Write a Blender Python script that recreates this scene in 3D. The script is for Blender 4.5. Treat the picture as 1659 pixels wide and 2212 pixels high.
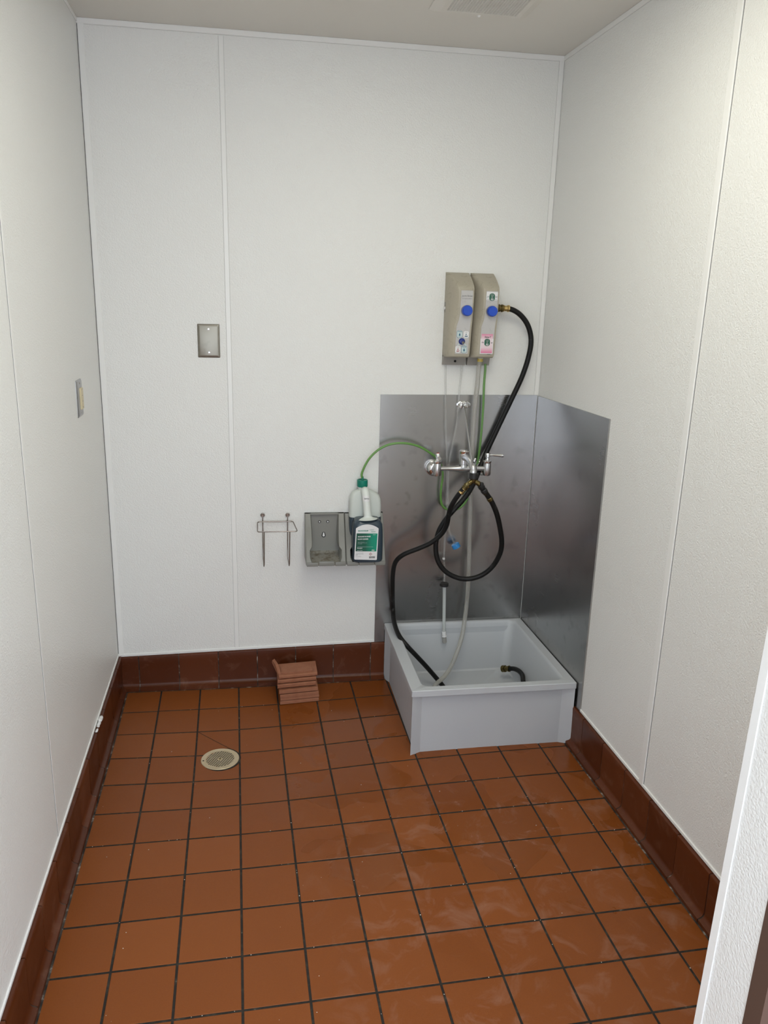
import bpy, bmesh, math, random
from mathutils import Vector, Matrix, noise
random.seed(7)
for o in list(bpy.data.objects): bpy.data.objects.remove(o)
S = bpy.context.scene
COL = S.collection
V = Vector

# ------------------------------------------------------------------ camera
CC = V((0.3995, -3.0612, 1.5777))
CR = Matrix(((0.987278833, 0.0153464064, -0.158256101),
             (-0.156693397, 0.262777539, -0.952047869),
             (0.0269756373, 0.964734395, 0.261839383)))
CF = 1705.54
cam = bpy.data.cameras.new('camera'); co = bpy.data.objects.new('camera', cam); COL.objects.link(co)
co.matrix_world = Matrix.Translation(CC) @ CR.to_4x4()
cam.sensor_width = 36; cam.lens = CF*36/2212; cam.clip_start = 0.02
S.camera = co

# ------------------------------------------------------------------ light
w = bpy.data.worlds.new('world'); S.world = w; w.use_nodes = True
bg = w.node_tree.nodes['Background']; bg.inputs[0].default_value = (0.80, 0.89, 1.0, 1); bg.inputs[1].default_value = 3.6
S.view_settings.view_transform = 'Standard'; S.view_settings.look = 'None'
S.view_settings.gamma = 1; S.view_settings.use_curve_mapping = False
S.view_settings.exposure = 0.0
LAMP_ROOM = dict(loc=(0.88, -1.55, 2.425), size=(0.60, 1.10), power=6.8, col=(1.0, 0.97, 0.83))

# ------------------------------------------------------------------ helpers
def at(px, py, off):
    """point seen at a pixel, on the plane parallel to the back wall and off metres in front of it"""
    d = CR @ V(((px-829.5)/CF, -(py-1106)/CF, -1.0)); t = (-off-CC.y)/d.y
    return CC+d*t
def atz(px, py, z):
    d = CR @ V(((px-829.5)/CF, -(py-1106)/CF, -1.0)); t = (z-CC.z)/d.z
    return CC+d*t
def lin(c):
    return tuple(((v/255)/12.92 if v/255 <= 0.04045 else ((v/255+0.055)/1.055)**2.4) for v in c)+(1,)
ORG = {}
def tag(o, label=None, cat=None, group=None, kind=None):
    if label: o['label'] = label
    if cat: o['category'] = cat
    if group: o['group'] = group
    if kind: o['kind'] = kind
    return o
def thing(name, loc, label, cat, group=None):
    o = bpy.data.objects.new(name, None); COL.objects.link(o); o.location = loc; o.empty_display_size = .05
    ORG[o.name] = V(loc)
    return tag(o, label, cat, group)
def root_org(p):
    while p is not None:
        if p.name in ORG: return ORG[p.name]
        p = p.parent
    return V((0, 0, 0))
def obj(name, bm, mat, parent=None, smooth=True, ang=35, origin=None):
    me = bpy.data.meshes.new(name)
    org = root_org(parent) if parent else V(origin or (0, 0, 0))
    for v in bm.verts: v.co -= org
    bmesh.ops.recalc_face_normals(bm, faces=bm.faces)
    bm.to_mesh(me); bm.free()
    for m in (mat if isinstance(mat, (list, tuple)) else [mat]): me.materials.append(m)
    if smooth:
        for p in me.polygons: p.use_smooth = True
        me.set_sharp_from_angle(angle=math.radians(ang))
    o = bpy.data.objects.new(name, me); COL.objects.link(o)
    if parent: o.parent = parent
    else:
        o.location = org; ORG[o.name] = org.copy()
    return o
def struct(name, bm, mat, parent=None, **k):
    o = obj(name, bm, mat, parent, **k)
    if parent is None: o['kind'] = 'structure'
    return o
def BM(): return bmesh.new()
def box(bm, a, b, bev=0, seg=2, mi=0):
    r = bmesh.ops.create_cube(bm, size=1)
    vs = r['verts']
    for v in vs:
        v.co = V(((a[i]+b[i])/2+v.co[i]*abs(b[i]-a[i]) for i in range(3)))
    fs = {f for v in vs for f in v.link_faces}
    for f in fs: f.material_index = mi
    if bev:
        es = list({e for v in vs for e in v.link_edges})
        bmesh.ops.bevel(bm, geom=es, offset=bev, segments=seg, affect='EDGES', profile=.5)
    return bm
def loft(bm, rings, closed=True, cap0=False, cap1=False, mi=0):
    R = [[bm.verts.new(p) for p in r] for r in rings]
    n = len(R[0])
    for a, b in zip(R[:-1], R[1:]):
        for i in range(n if closed else n-1):
            j = (i+1) % n
            f = bm.faces.new((a[i], a[j], b[j], b[i])); f.material_index = mi
    if cap0: bm.faces.new(list(reversed(R[0]))).material_index = mi
    if cap1: bm.faces.new(R[-1]).material_index = mi
    return R
def frame_of(d):
    d = d.normalized(); u = V((0, 0, 1)) if abs(d.z) < .9 else V((1, 0, 0))
    a = d.cross(u).normalized(); return a, d.cross(a).normalized()
def rod(bm, a, b, r, r2=None, n=20, mi=0, caps=True, rot=0):
    a, b = V(a), V(b); r2 = r if r2 is None else r2
    x, y = frame_of(b-a)
    ring = lambda c, q: [c+(x*math.cos(rot+2*math.pi*i/n)+y*math.sin(rot+2*math.pi*i/n))*q for i in range(n)]
    loft(bm, [ring(a, r), ring(b, r2)], cap0=caps, cap1=caps, mi=mi)
    return bm
def lathe(bm, base, axis, prof, n=28, mi=0, rot=0):
    """prof: list of (distance along the axis, radius)"""
    base = V(base); axis = V(axis).normalized(); x, y = frame_of(axis)
    rings = [[base+axis*h+(x*math.cos(rot+2*math.pi*i/n)+y*math.sin(rot+2*math.pi*i/n))*max(r, 1e-5) for i in range(n)] for h, r in prof]
    loft(bm, rings, cap0=True, cap1=True, mi=mi)
    return bm
def spline(pts, k=8):
    P = [V(p) for p in pts]; P = [P[0]*2-P[1]]+P+[P[-1]*2-P[-2]]
    out = []
    for i in range(1, len(P)-2):
        p0, p1, p2, p3 = P[i-1:i+3]
        t0 = 0; t1 = t0+max((p1-p0).length, 1e-6)**.5; t2 = t1+max((p2-p1).length, 1e-6)**.5; t3 = t2+max((p3-p2).length, 1e-6)**.5
        for j in range(k):
            t = t1+(t2-t1)*j/k
            A1 = p0*((t1-t)/(t1-t0))+p1*((t-t0)/(t1-t0)); A2 = p1*((t2-t)/(t2-t1))+p2*((t-t1)/(t2-t1)); A3 = p2*((t3-t)/(t3-t2))+p3*((t-t2)/(t3-t2))
            B1 = A1*((t2-t)/(t2-t0))+A2*((t-t0)/(t2-t0)); B2 = A2*((t3-t)/(t3-t1))+A3*((t-t1)/(t3-t1))
            out.append(B1*((t2-t)/(t2-t1))+B2*((t-t1)/(t2-t1)))
    out.append(P[-2]); return out
def smooth_path(pts, it=2):
    P = list(pts)
    for _ in range(it):
        P = [P[0]]+[(P[i-1]+P[i]*2+P[i+1])/4 for i in range(1, len(P)-1)]+[P[-1]]
    return P
def tube(bm, pts, r, n=16, mi=0, caps=True, k=8, raw=False, rf=None):
    P = [V(p) for p in pts] if raw else smooth_path(spline(pts, k), 3)
    d = (P[1]-P[0]).normalized(); x, y = frame_of(d); rings = []
    for i, p in enumerate(P):
        t = (P[min(i+1, len(P)-1)]-P[max(i-1, 0)]).normalized()
        x = (x-t*x.dot(t)).normalized(); y = t.cross(x)
        q = r if rf is None else rf(i/(len(P)-1))
        rings.append([p+(x*math.cos(2*math.pi*j/n)+y*math.sin(2*math.pi*j/n))*q for j in range(n)])
    loft(bm, rings, cap0=caps, cap1=caps, mi=mi); return bm
def prism(bm, poly, d, mi=0):
    """poly: 3D points of a planar outline, d: extrusion vector"""
    d = V(d); loft(bm, [[V(p) for p in poly], [V(p)+d for p in poly]], cap0=True, cap1=True, mi=mi); return bm
def rrect(cx, cz, w, h, r, n=5):
    out = []
    for sx, sz, a0 in ((1, 1, 0), (-1, 1, 90), (-1, -1, 180), (1, -1, 270)):
        for i in range(n+1):
            a = math.radians(a0+90*i/n); out.append((cx+sx*(w/2-r)+r*math.cos(a), cz+sz*(h/2-r)+r*math.sin(a)))
    return out
def text(name, s, size, loc, mat, parent, align='CENTER', shear=0, bold=0, xs=1.0, normal='-Y'):
    cu = bpy.data.curves.new('t', 'FONT'); cu.body = s; cu.size = size; cu.align_x = align; cu.align_y = 'CENTER'; cu.shear = shear; cu.offset = bold
    cu.resolution_u = 2
    o = bpy.data.objects.new('t', cu); COL.objects.link(o)
    me = bpy.data.meshes.new_from_object(o.evaluated_get(bpy.context.evaluated_depsgraph_get()))
    bpy.data.objects.remove(o); bm = BM(); bm.from_mesh(me); bpy.data.meshes.remove(me)
    M = Matrix(((xs, 0, 0), (0, 0, -1), (0, 1, 0)))
    for v in bm.verts: v.co = V(loc)+M @ v.co
    return obj(name, bm, mat, parent, smooth=False)

# ------------------------------------------------------------------ materials
def mat(name, col, rough=.5, metal=0, spec=.5, **k):
    m = bpy.data.materials.new(name); m.use_nodes = True; b = m.node_tree.nodes['Principled BSDF']
    b.inputs['Base Color'].default_value = col if len(col) == 4 else lin(col)
    b.inputs['Roughness'].default_value = rough; b.inputs['Metallic'].default_value = metal
    b.inputs['Specular IOR Level'].default_value = spec
    for a, v in k.items(): b.inputs[a.replace('_', ' ')].default_value = v
    return m
class NT:
    def __init__(s, m): s.t = m.node_tree; s.b = s.t.nodes['Principled BSDF']; s.tc = s.t.nodes.new('ShaderNodeTexCoord')
    def n(s, ty, **k):
        nd = s.t.nodes.new('ShaderNode'+ty)
        for a, v in k.items():
            if a.startswith('i_'): nd.inputs[a[2:].replace('_', ' ')].default_value = v
            else: setattr(nd, a, v)
        return nd
    def l(s, a, b): s.t.links.new(a, b)
    def noise(s, scale, detail=2, rough=.5, co=None, dist=0):
        nd = s.n('TexNoise', i_Scale=scale, i_Detail=detail, i_Roughness=rough, i_Distortion=dist); s.l(co or s.tc.outputs['Object'], nd.inputs['Vector']); return nd.outputs['Fac']
    def ramp(s, f, stops):
        r = s.n('ValToRGB'); s.l(f, r.inputs[0]); e = r.color_ramp.elements
        while len(e) < len(stops): e.new(.5)
        for x, (p, c) in zip(e, stops): x.position = p; x.color = c if len(c) == 4 else (*c, 1)
        return r.outputs[0]
    def mix(s, f, a, b, bt='MIX'):
        m = s.n('Mix', data_type='RGBA', blend_type=bt)
        for sk, v in ((m.inputs[0], f), (m.inputs[6], a), (m.inputs[7], b)):
            if hasattr(v, 'links'): s.l(v, sk)
            else: sk.default_value = v
        return m.outputs[2]
    def math(s, op, a, b=0):
        m = s.n('Math', operation=op)
        for sk, v in ((m.inputs[0], a), (m.inputs[1], b)):
            if hasattr(v, 'links'): s.l(v, sk)
            else: sk.default_value = v
        return m.outputs[0]
    def bump(s, h, strength, dist=.001):
        b = s.n('Bump', i_Strength=strength, i_Distance=dist); s.l(h, b.inputs['Height']); s.l(b.outputs[0], s.b.inputs['Normal'])
g = lambda v: (v, v, v, 1)

M_frp = mat('textured_white_panel', (0.80, 0.80, 0.775, 1), .34, spec=.45)
t = NT(M_frp)
v1 = t.n('TexVoronoi', i_Scale=210.0, feature='SMOOTH_F1', i_Smoothness=.6); t.l(t.tc.outputs['Object'], v1.inputs['Vector'])
h = t.math('ADD', t.math('MULTIPLY', v1.outputs['Distance'], -1.0), t.math('MULTIPLY', t.noise(330, 2), 1.0))
t.bump(h, .55, .0016)
t.l(t.mix(t.noise(1.3, 3), (0.80, 0.80, 0.77, 1), (0.77, 0.775, 0.755, 1)), t.b.inputs['Base Color'])
M_trim = mat('white_vinyl_trim', (0.82, 0.82, 0.80, 1), .3)
M_gapl = mat('grey_gap', (0.58, 0.58, 0.56, 1), .8)
M_gap = mat('dark_gap', (0.10, 0.10, 0.11, 1), .8)
M_ceil = mat('ceiling_paint', (0.74, 0.72, 0.67, 1), .85, spec=.2)
t = NT(M_ceil); t.bump(t.noise(120, 4), .15, .001)

M_tile = mat('red_quarry_tile', (0.23, 0.075, 0.025, 1), .4, spec=.27)
t = NT(M_tile)
av = t.n('Attribute', attribute_name='tilevar'); sp = t.n('SeparateColor'); t.l(av.outputs['Color'], sp.inputs[0])
base = t.mix(sp.outputs[0], (0.195, 0.052, 0.009, 1), (0.235, 0.066, 0.013, 1))
base = t.mix(t.math('MULTIPLY', t.noise(260, 3), .5), base, (0.27, 0.082, 0.020, 1))
wet = t.ramp(t.noise(3.4, 2, .45, dist=.4), [(.50, (0, 0, 0)), (.525, (1, 1, 1))])
sepx = t.n('SeparateXYZ'); t.l(t.tc.outputs['Object'], sepx.inputs[0])
wetx = t.n('MapRange', i_From_Min=.35, i_From_Max=.62); t.l(sepx.outputs[0], wetx.inputs['Value'])
wety = t.n('MapRange', i_From_Min=-1.75, i_From_Max=-1.15); t.l(sepx.outputs[1], wety.inputs['Value'])
wet = t.math('MULTIPLY', t.math('MULTIPLY', wet, wetx.outputs[0]), wety.outputs[0])
base = t.mix(t.math('MULTIPLY', wet, .34), base, (0.16, 0.040, 0.004, 1))
chalk = t.ramp(t.noise(9, 5, .62, dist=1.2), [(.52, (0, 0, 0)), (.72, (1, 1, 1))])
chx = t.n('MapRange', i_From_Min=.45, i_From_Max=.75); t.l(sepx.outputs[0], chx.inputs['Value'])
chy = t.n('MapRange', i_From_Min=-.65, i_From_Max=-1.0); t.l(sepx.outputs[1], chy.inputs['Value'])
chalk = t.math('MULTIPLY', t.math('MULTIPLY', chalk, chx.outputs[0]), chy.outputs[0])
base = t.mix(t.math('MULTIPLY', chalk, .26), base, (0.42, 0.27, 0.21, 1))
t.l(base, t.b.inputs['Base Color'])
rr = t.math('ADD', .34, t.math('MULTIPLY', t.noise(18, 4), .16))
rr = t.math('SUBTRACT', rr, t.math('MULTIPLY', wet, .24)); rr = t.math('ADD', rr, t.math('MULTIPLY', chalk, .25))
t.l(rr, t.b.inputs['Roughness'])
t.bump(t.math('ADD', t.noise(14, 2), t.math('MULTIPLY', t.noise(500, 2), .12)), .28, .002)
M_grout = mat('dark_grout', (0.035, 0.028, 0.022, 1), .8)
t = NT(M_grout)
t.l(t.ramp(t.noise(38, 4, .6), [(.50, (0.011, 0.008, 0.005)), (.66, (0.035, 0.028, 0.019)), (.80, (0.20, 0.17, 0.14))]), t.b.inputs['Base Color']); t.bump(t.noise(300, 3), .4, .001)

M_joint = mat('pale_joint_grout', (0.05, 0.04, 0.03, 1), .8)
t = NT(M_joint)
t.l(t.ramp(t.noise(30, 4, .6), [(.40, (0.012, 0.009, 0.006)), (.56, (0.06, 0.045, 0.035)), (.68, (0.35, 0.32, 0.28))]), t.b.inputs['Base Color'])
M_cove = mat('glazed_cove_tile', (0.15, 0.045, 0.018, 1), .3, spec=.3)
t = NT(M_cove); av = t.n('Attribute', attribute_name='tilevar'); sp = t.n('SeparateColor'); t.l(av.outputs['Color'], sp.inputs[0])
base = t.mix(sp.outputs[0], (0.075, 0.017, 0.004, 1), (0.110, 0.028, 0.008, 1))
film = t.ramp(t.noise(16, 5, .65, dist=.8), [(.56, (0, 0, 0)), (.78, (1, 1, 1))])
base = t.mix(t.math('MULTIPLY', film, .22), base, (0.34, 0.19, 0.13, 1)); t.l(base, t.b.inputs['Base Color'])
t.l(t.math('ADD', .24, t.math('MULTIPLY', t.noise(12, 3), .2)), t.b.inputs['Roughness']); t.bump(t.noise(30, 2), .12, .002)
M_rawtile = mat('unglazed_tile', (0.30, 0.115, 0.058, 1), .75)
t = NT(M_rawtile); t.l(t.mix(t.noise(40, 4), (0.25, 0.088, 0.042, 1), (0.36, 0.15, 0.08, 1)), t.b.inputs['Base Color']); t.bump(t.noise(220, 3), .3, .001)

def steel(name, base, rough, smudge=.12, streak=True):
    m = mat(name, base, rough, 1.0); t = NT(m)
    mp = t.n('Mapping'); mp.inputs['Scale'].default_value = (1.5, 1.5, 90) if streak else (1, 1, 1)
    t.l(t.tc.outputs['Object'], mp.inputs[0])
    a = t.noise(4, 2, .45, dist=.3); b = t.noise(5, 4, .6, co=mp.outputs[0])
    t.l(t.math('ADD', rough-smudge/2, t.math('ADD', t.math('MULTIPLY', a, smudge), t.math('MULTIPLY', b, .008))), t.b.inputs['Roughness'])
    c2 = tuple(x*.88 for x in base[:3])+(1,)
    spots = t.ramp(t.noise(22, 3, .5), [(.58, (0, 0, 0)), (.68, (1, 1, 1))])
    sz = t.n('SeparateXYZ'); t.l(t.tc.outputs['Object'], sz.inputs[0]); mr = t.n('MapRange', i_From_Min=.62, i_From_Max=.30); t.l(sz.outputs[2], mr.inputs['Value'])
    cc = t.mix(a, base, c2); cc = t.mix(t.math('MULTIPLY', t.math('MULTIPLY', spots, mr.outputs[0]), .3), cc, tuple(x*.5 for x in base[:3])+(1,))
    t.l(cc, t.b.inputs['Base Color']); return m
M_splash = steel('brushed_stainless_sheet', (0.45, 0.445, 0.44, 1), .26, .06)
M_plate = steel('brushed_plate', (0.26, 0.24, 0.20, 1), .36, .05)
M_chrome = mat('chrome', (0.82, 0.82, 0.83, 1), .08, 1)
M_satin = mat('rough_chrome', (0.62, 0.62, 0.63, 1), .27, 1)
M_wire = mat('wire_metal', (0.30, 0.265, 0.24, 1), .22, 1)
M_brass = mat('weathered_brass', (0.34, 0.25, 0.10, 1), .35, 1)
t = NT(M_brass); t.l(t.mix(t.noise(90, 3), (0.035, 0.027, 0.012, 1), (0.30, 0.23, 0.09, 1)), t.b.inputs['Base Color'])
M_brass_b = mat('bright_brass', (0.62, 0.46, 0.20, 1), .25, 1)
M_drain = mat('nickel_bronze', (0.62, 0.50, 0.33, 1), .42, .55)
t = NT(M_drain); t.l(t.mix(t.noise(30, 3), (0.55, 0.44, 0.27, 1), (0.70, 0.60, 0.43, 1)), t.b.inputs['Base Color'])
M_black = mat('black_hole', (0.004, 0.004, 0.004, 1), .9)
M_hose = mat('black_rubber', (0.012, 0.012, 0.012, 1), .45, spec=.28)
t = NT(M_hose); sc = t.ramp(t.noise(26, 5, .7), [(.60, (0, 0, 0)), (.80, (1, 1, 1))])
t.l(t.mix(t.math('MULTIPLY', sc, .4), (0.007, 0.007, 0.007, 1), (0.13, 0.13, 0.125, 1)), t.b.inputs['Base Color']); t.bump(t.noise(120, 3), .2, .001)
M_rubber = mat('black_plastic', (0.014, 0.014, 0.014, 1), .45)
M_basin = mat('grey_fibreglass', (0.66, 0.665, 0.66, 1), .42, spec=.45)
t = NT(M_basin); t.l(t.mix(t.noise(3.5, 4), (0.47, 0.495, 0.53, 1), (0.53, 0.545, 0.56, 1)), t.b.inputs['Base Color'])
stn = t.ramp(t.noise(55, 4), [(.74, (0, 0, 0)), (.80, (1, 1, 1))])
M_house = mat('beige_housing', (0.40, 0.375, 0.315, 1), .5)
t = NT(M_house); sm = t.ramp(t.noise(34, 5, .65, dist=1), [(.55, (0, 0, 0)), (.78, (1, 1, 1))])
t.l(t.mix(t.math('MULTIPLY', sm, .45), (0.41, 0.375, 0.295, 1), (0.17, 0.14, 0.10, 1)), t.b.inputs['Base Color'])
M_housedk = mat('beige_backplate', (0.33, 0.315, 0.285, 1), .5)
M_facia = mat('grey_label_plate', (0.50, 0.50, 0.50, 1), .4)
t = NT(M_facia); sm = t.ramp(t.noise(45, 5, .65), [(.55, (0, 0, 0)), (.8, (1, 1, 1))])
t.l(t.mix(t.math('MULTIPLY', sm, .35), (0.52, 0.51, 0.50, 1), (0.25, 0.22, 0.2, 1)), t.b.inputs['Base Color'])
M_blue = mat('blue_knob', (0.012, 0.075, 0.52, 1), .35)
M_navy = mat('navy_button', (0.012, 0.03, 0.20, 1), .25)
M_cyan = mat('light_blue_cap', (0.04, 0.27, 0.66, 1), .35)
M_print = mat('print_grey', (0.12, 0.12, 0.12, 1), .6)
M_teal = mat('print_teal', (0.02, 0.12, 0.20, 1), .6)
M_red = mat('print_red', (0.32, 0.02, 0.03, 1), .6)
M_pinkp = mat('print_pink', (0.62, 0.12, 0.22, 1), .6)
M_white = mat('white_sticker', (0.78, 0.78, 0.78, 1), .45)
M_palet = mat('pale_badge', (0.55, 0.66, 0.66, 1), .45)
M_bgreen = mat('green_badge', (0.012, 0.11, 0.065, 1), .4)
M_pink = mat('pink_label', (0.75, 0.45, 0.52, 1), .45)
t = NT(M_pink); sz = t.n('SeparateXYZ'); t.l(t.tc.outputs['Generated'], sz.inputs[0])
t.l(t.ramp(sz.outputs[2], [(.02, (0.72, 0.20, 0.36)), (.30, (0.80, 0.66, 0.70)), (.70, (0.80, 0.70, 0.73)), (.98, (0.74, 0.28, 0.42))]), t.b.inputs['Base Color'])
M_holder = mat('grey_plastic', (0.225, 0.225, 0.205, 1), .42)
M_grime = mat('grimy_plastic', (0.20, 0.19, 0.165, 1), .5)
t = NT(M_grime); t.l(t.mix(t.ramp(t.noise(45, 5, .7), [(.46, (0, 0, 0)), (.68, (1, 1, 1))]), (0.27, 0.26, 0.23, 1), (0.10, 0.072, 0.04, 1)), t.b.inputs['Base Color'])
M_milk = mat('milky_plastic', (0.66, 0.70, 0.66, 1), .32, Transmission_Weight=.08, IOR=1.3)
M_milkw = mat('milky_handle', (0.72, 0.76, 0.72, 1), .28)
M_liquid = mat('dark_blue_liquid', (0.035, 0.055, 0.075, 1), .26)
M_capg = mat('green_cap', (0.0, 0.19, 0.13, 1), .4)
M_lgreen = mat('label_green', (0.0, 0.22, 0.13, 1), .4)
t = NT(M_lgreen); sz = t.n('SeparateXYZ'); t.l(t.tc.outputs['Generated'], sz.inputs[0])
t.l(t.ramp(sz.outputs[0], [(.0, (0.005, 0.075, 0.045)), (.45, (0.004, 0.10, 0.06)), (.75, (0.0, 0.25, 0.155)), (1, (0.0, 0.29, 0.18))]), t.b.inputs['Base Color'])
M_gtext = mat('green_print', (0.01, 0.26, 0.18, 1), .5)
M_wtext = mat('white_print', (0.85, 0.85, 0.85, 1), .5)
M_ivory = mat('aged_ivory_plastic', (0.60, 0.52, 0.33, 1), .4)
M_yell = mat('yellow_fitting', (0.62, 0.48, 0.10, 1), .4)
M_frame = mat('brown_painted_steel', (0.085, 0.05, 0.036, 1), .5)
def clear_mat(name, col, dens, rough=.25):
    m = mat(name, col, rough); b = m.node_tree.nodes['Principled BSDF']
    tr = m.node_tree.nodes.new('ShaderNodeBsdfTransparent'); mx = m.node_tree.nodes.new('ShaderNodeMixShader'); lw = m.node_tree.nodes.new('ShaderNodeLayerWeight')
    lw.inputs[0].default_value = .35
    mr = m.node_tree.nodes.new('ShaderNodeMapRange'); mr.inputs['To Min'].default_value = dens; mr.inputs['To Max'].default_value = min(1, dens+.5)
    L = m.node_tree.links; L.new(lw.outputs['Facing'], mr.inputs['Value']); L.new(mr.outputs[0], mx.inputs[0]); L.new(tr.outputs[0], mx.inputs[1]); L.new(b.outputs[0], mx.inputs[2])
    L.new(mx.outputs[0], m.node_tree.nodes['Material Output'].inputs['Surface']); return m
M_clear = clear_mat('clear_tubing', (0.60, 0.61, 0.60, 1), .14)
M_cloudy = clear_mat('cloudy_tubing', (0.50, 0.49, 0.45, 1), .40)
M_gtube = clear_mat('green_tubing', (0.15, 0.36, 0.08, 1), .70)
M_thick = clear_mat('white_tubing', (0.62, 0.65, 0.64, 1), .72)
def emit(name, col, s):
    m = bpy.data.materials.new(name); m.use_nodes = True; nt = m.node_tree; nt.nodes.clear()
    e = nt.nodes.new('ShaderNodeEmission'); o = nt.nodes.new('ShaderNodeOutputMaterial'); e.inputs[0].default_value = (*col, 1); e.inputs[1].default_value = s
    nt.links.new(e.outputs[0], o.inputs[0]); return m

# ------------------------------------------------------------------ room shell
H = 2.4417
LX = lambda y: -0.1656-0.02017*y           # left wall face
RX = lambda y: 1.52739-0.02378*y           # right wall face
YB = -3.25
TH = 0.0239492; CT, ST = math.cos(TH), math.sin(TH)
G0 = V((0.00438565, -0.18308824, 0)); PX = 0.15537984; U = 0.1575
ROW = [-.0012, .0005, .0042, .0015, -.0002, -.0007, -.0024, -.0026, -.0028, -.0013, .0040]
def gridpt(cx, ry):
    """floor point from column and row numbers of the tile grid"""
    i = int(math.floor(ry)); f = ry-i
    ro = lambda k: ROW[k] if 0 <= k < len(ROW) else 0
    Y = -ry*U+ro(i)*(1-f)+ro(i+1)*f; X = cx*PX
    return V((G0.x+CT*X-ST*Y, G0.y+ST*X+CT*Y, 0))
def dip(x, y):
    a, b = x-G0.x, y-G0.y; X = (CT*a+ST*b)/U; Y = (-ST*a+CT*b)/U
    return -0.02815*math.exp(-(((X-2)/3)**2+((Y+2.3)/2.5)**2))
def floor():
    bm = BM(); cl = bm.loops.layers.color.new('tilevar')
    def P(c, r, dz=0): p = gridpt(c, r); p.z = dip(p.x, p.y)+dz; return p
    gx, gy = .0031/PX, .0031/U; bx, by = .0012/PX, .0012/U
    for c in range(-3, 13):
        for r in range(-2, 32):
            rv = random.random(); n = 4
            dz = random.uniform(-.0004, .0004)
            gv = [[bm.verts.new(P(c+gx+bx+(1-2*gx-2*bx)*i/n, r+gy+by+(1-2*gy-2*by)*j/n, dz)) for i in range(n+1)] for j in range(n+1)]
            fs = []
            for j in range(n):
                for i in range(n): fs.append(bm.faces.new((gv[j][i], gv[j+1][i], gv[j+1][i+1], gv[j][i+1])))
            rim = [gv[0][i] for i in range(n+1)]+[gv[j][n] for j in range(1, n+1)]+[gv[n][i] for i in range(n-1, -1, -1)]+[gv[j][0] for j in range(n-1, 0, -1)]
            q = [(i/n, 0) for i in range(n+1)]+[(1, j/n) for j in range(1, n+1)]+[(i/n, 1) for i in range(n-1, -1, -1)]+[(0, j/n) for j in range(n-1, 0, -1)]
            prev = rim
            for (e, d) in ((0, -.0006), (0, -.004)):
                cur = [bm.verts.new(P(c+gx+(1-2*gx)*a, r+gy+(1-2*gy)*b, dz+d)) for a, b in q]
                for k in range(len(q)):
                    k2 = (k+1) % len(q); fs.append(bm.faces.new((prev[k], prev[k2], cur[k2], cur[k])))
                prev = cur
            for f in fs:
                for l in f.loops: l[cl] = (rv, rv, rv, 1)
    n0 = 60
    gv = [[bm.verts.new(P(-3+16*i/40, -2+34*j/n0, -.0011)) for i in range(41)] for j in range(n0+1)]
    for j in range(n0):
        for i in range(40):
            f = bm.faces.new((gv[j][i], gv[j+1][i], gv[j+1][i+1], gv[j][i+1])); f.material_index = 1
    # the cut running from a tile corner to the drain
    a = gridpt(1.02, 1.02); b = V((.300, -.467, 0)); d = (b-a).normalized(); s = V((-d.y, d.x, 0))*.0011
    m = 8
    pts = [a.lerp(b, i/m) for i in range(m+1)]
    A = [[bm.verts.new((p.x+k*s.x, p.y+k*s.y, dip(p.x, p.y)+.0006)) for p in pts] for k in (-1, 1)]
    for i in range(m):
        f = bm.faces.new((A[0][i], A[0][i+1], A[1][i+1], A[1][i])); f.material_index = 1
    bmesh.ops.recalc_face_normals(bm, faces=bm.faces)
    return bm
fo = struct('floor', floor(), [M_tile, M_grout], smooth=False)

def quadwall(name, pts, thick, m):
    bm = BM(); prism(bm, pts, thick); return struct(name, bm, m, smooth=False)
quadwall('wall_back', [(-.30, 0, -.05), (1.75, 0, -.05), (1.75, 0, H), (-.30, 0, H)], (0, .1, 0), M_frp)
quadwall('wall_left', [(LX(0), 0, -.05), (LX(YB), YB, -.05), (LX(YB), YB, H), (LX(0), 0, H)], (-.1, 0, 0), M_frp)
quadwall('wall_right', [(RX(0), 0, -.05), (RX(-2.2), -2.2, -.05), (RX(-2.2), -2.2, H), (RX(0), 0, H)], (.1, 0, 0), M_frp)
quadwall('ceiling', [(-.40, .1, H), (3.2, .1, H), (3.2, -3.25, H), (-.40, -3.25, H)], (0, 0, .08), M_ceil)
# partition with the opening the camera looks through: its end stands at the right
FJ = lambda z: 1.0435+.0215*(z-.526)
FY0, FY1 = -2.199, -2.295
bm = BM()
loft(bm, [[(FJ(z), FY0, z), (FJ(z), FY1, z), (3.2, FY1, z), (3.2, FY0, z)] for z in (-.03, 1.2, H)], cap0=True, cap1=True)
struct('wall_front', bm, M_frp, smooth=False)
bm = BM(); loft(bm, [[(FJ(z)-.002, FY0+.002, z), (FJ(z)-.002, FY0-.0135, z), (FJ(z)+.001, FY0-.0135, z), (FJ(z)+.012, FY0+.002, z)] for z in (0, 1.2, H)], cap0=True, cap1=True)
struct('trim_1', bm, M_trim, smooth=False)
bm = BM(); loft(bm, [[(FJ(z)-.003, FY1+.001, z), (FJ(z)-.003, FY1-.030, z), (FJ(z)+.09, FY1-.030, z), (FJ(z)+.09, FY1+.001, z)] for z in (0, 1.2, H)], cap0=True, cap1=True)
struct('trim_2', bm, M_frame, smooth=False)

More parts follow.
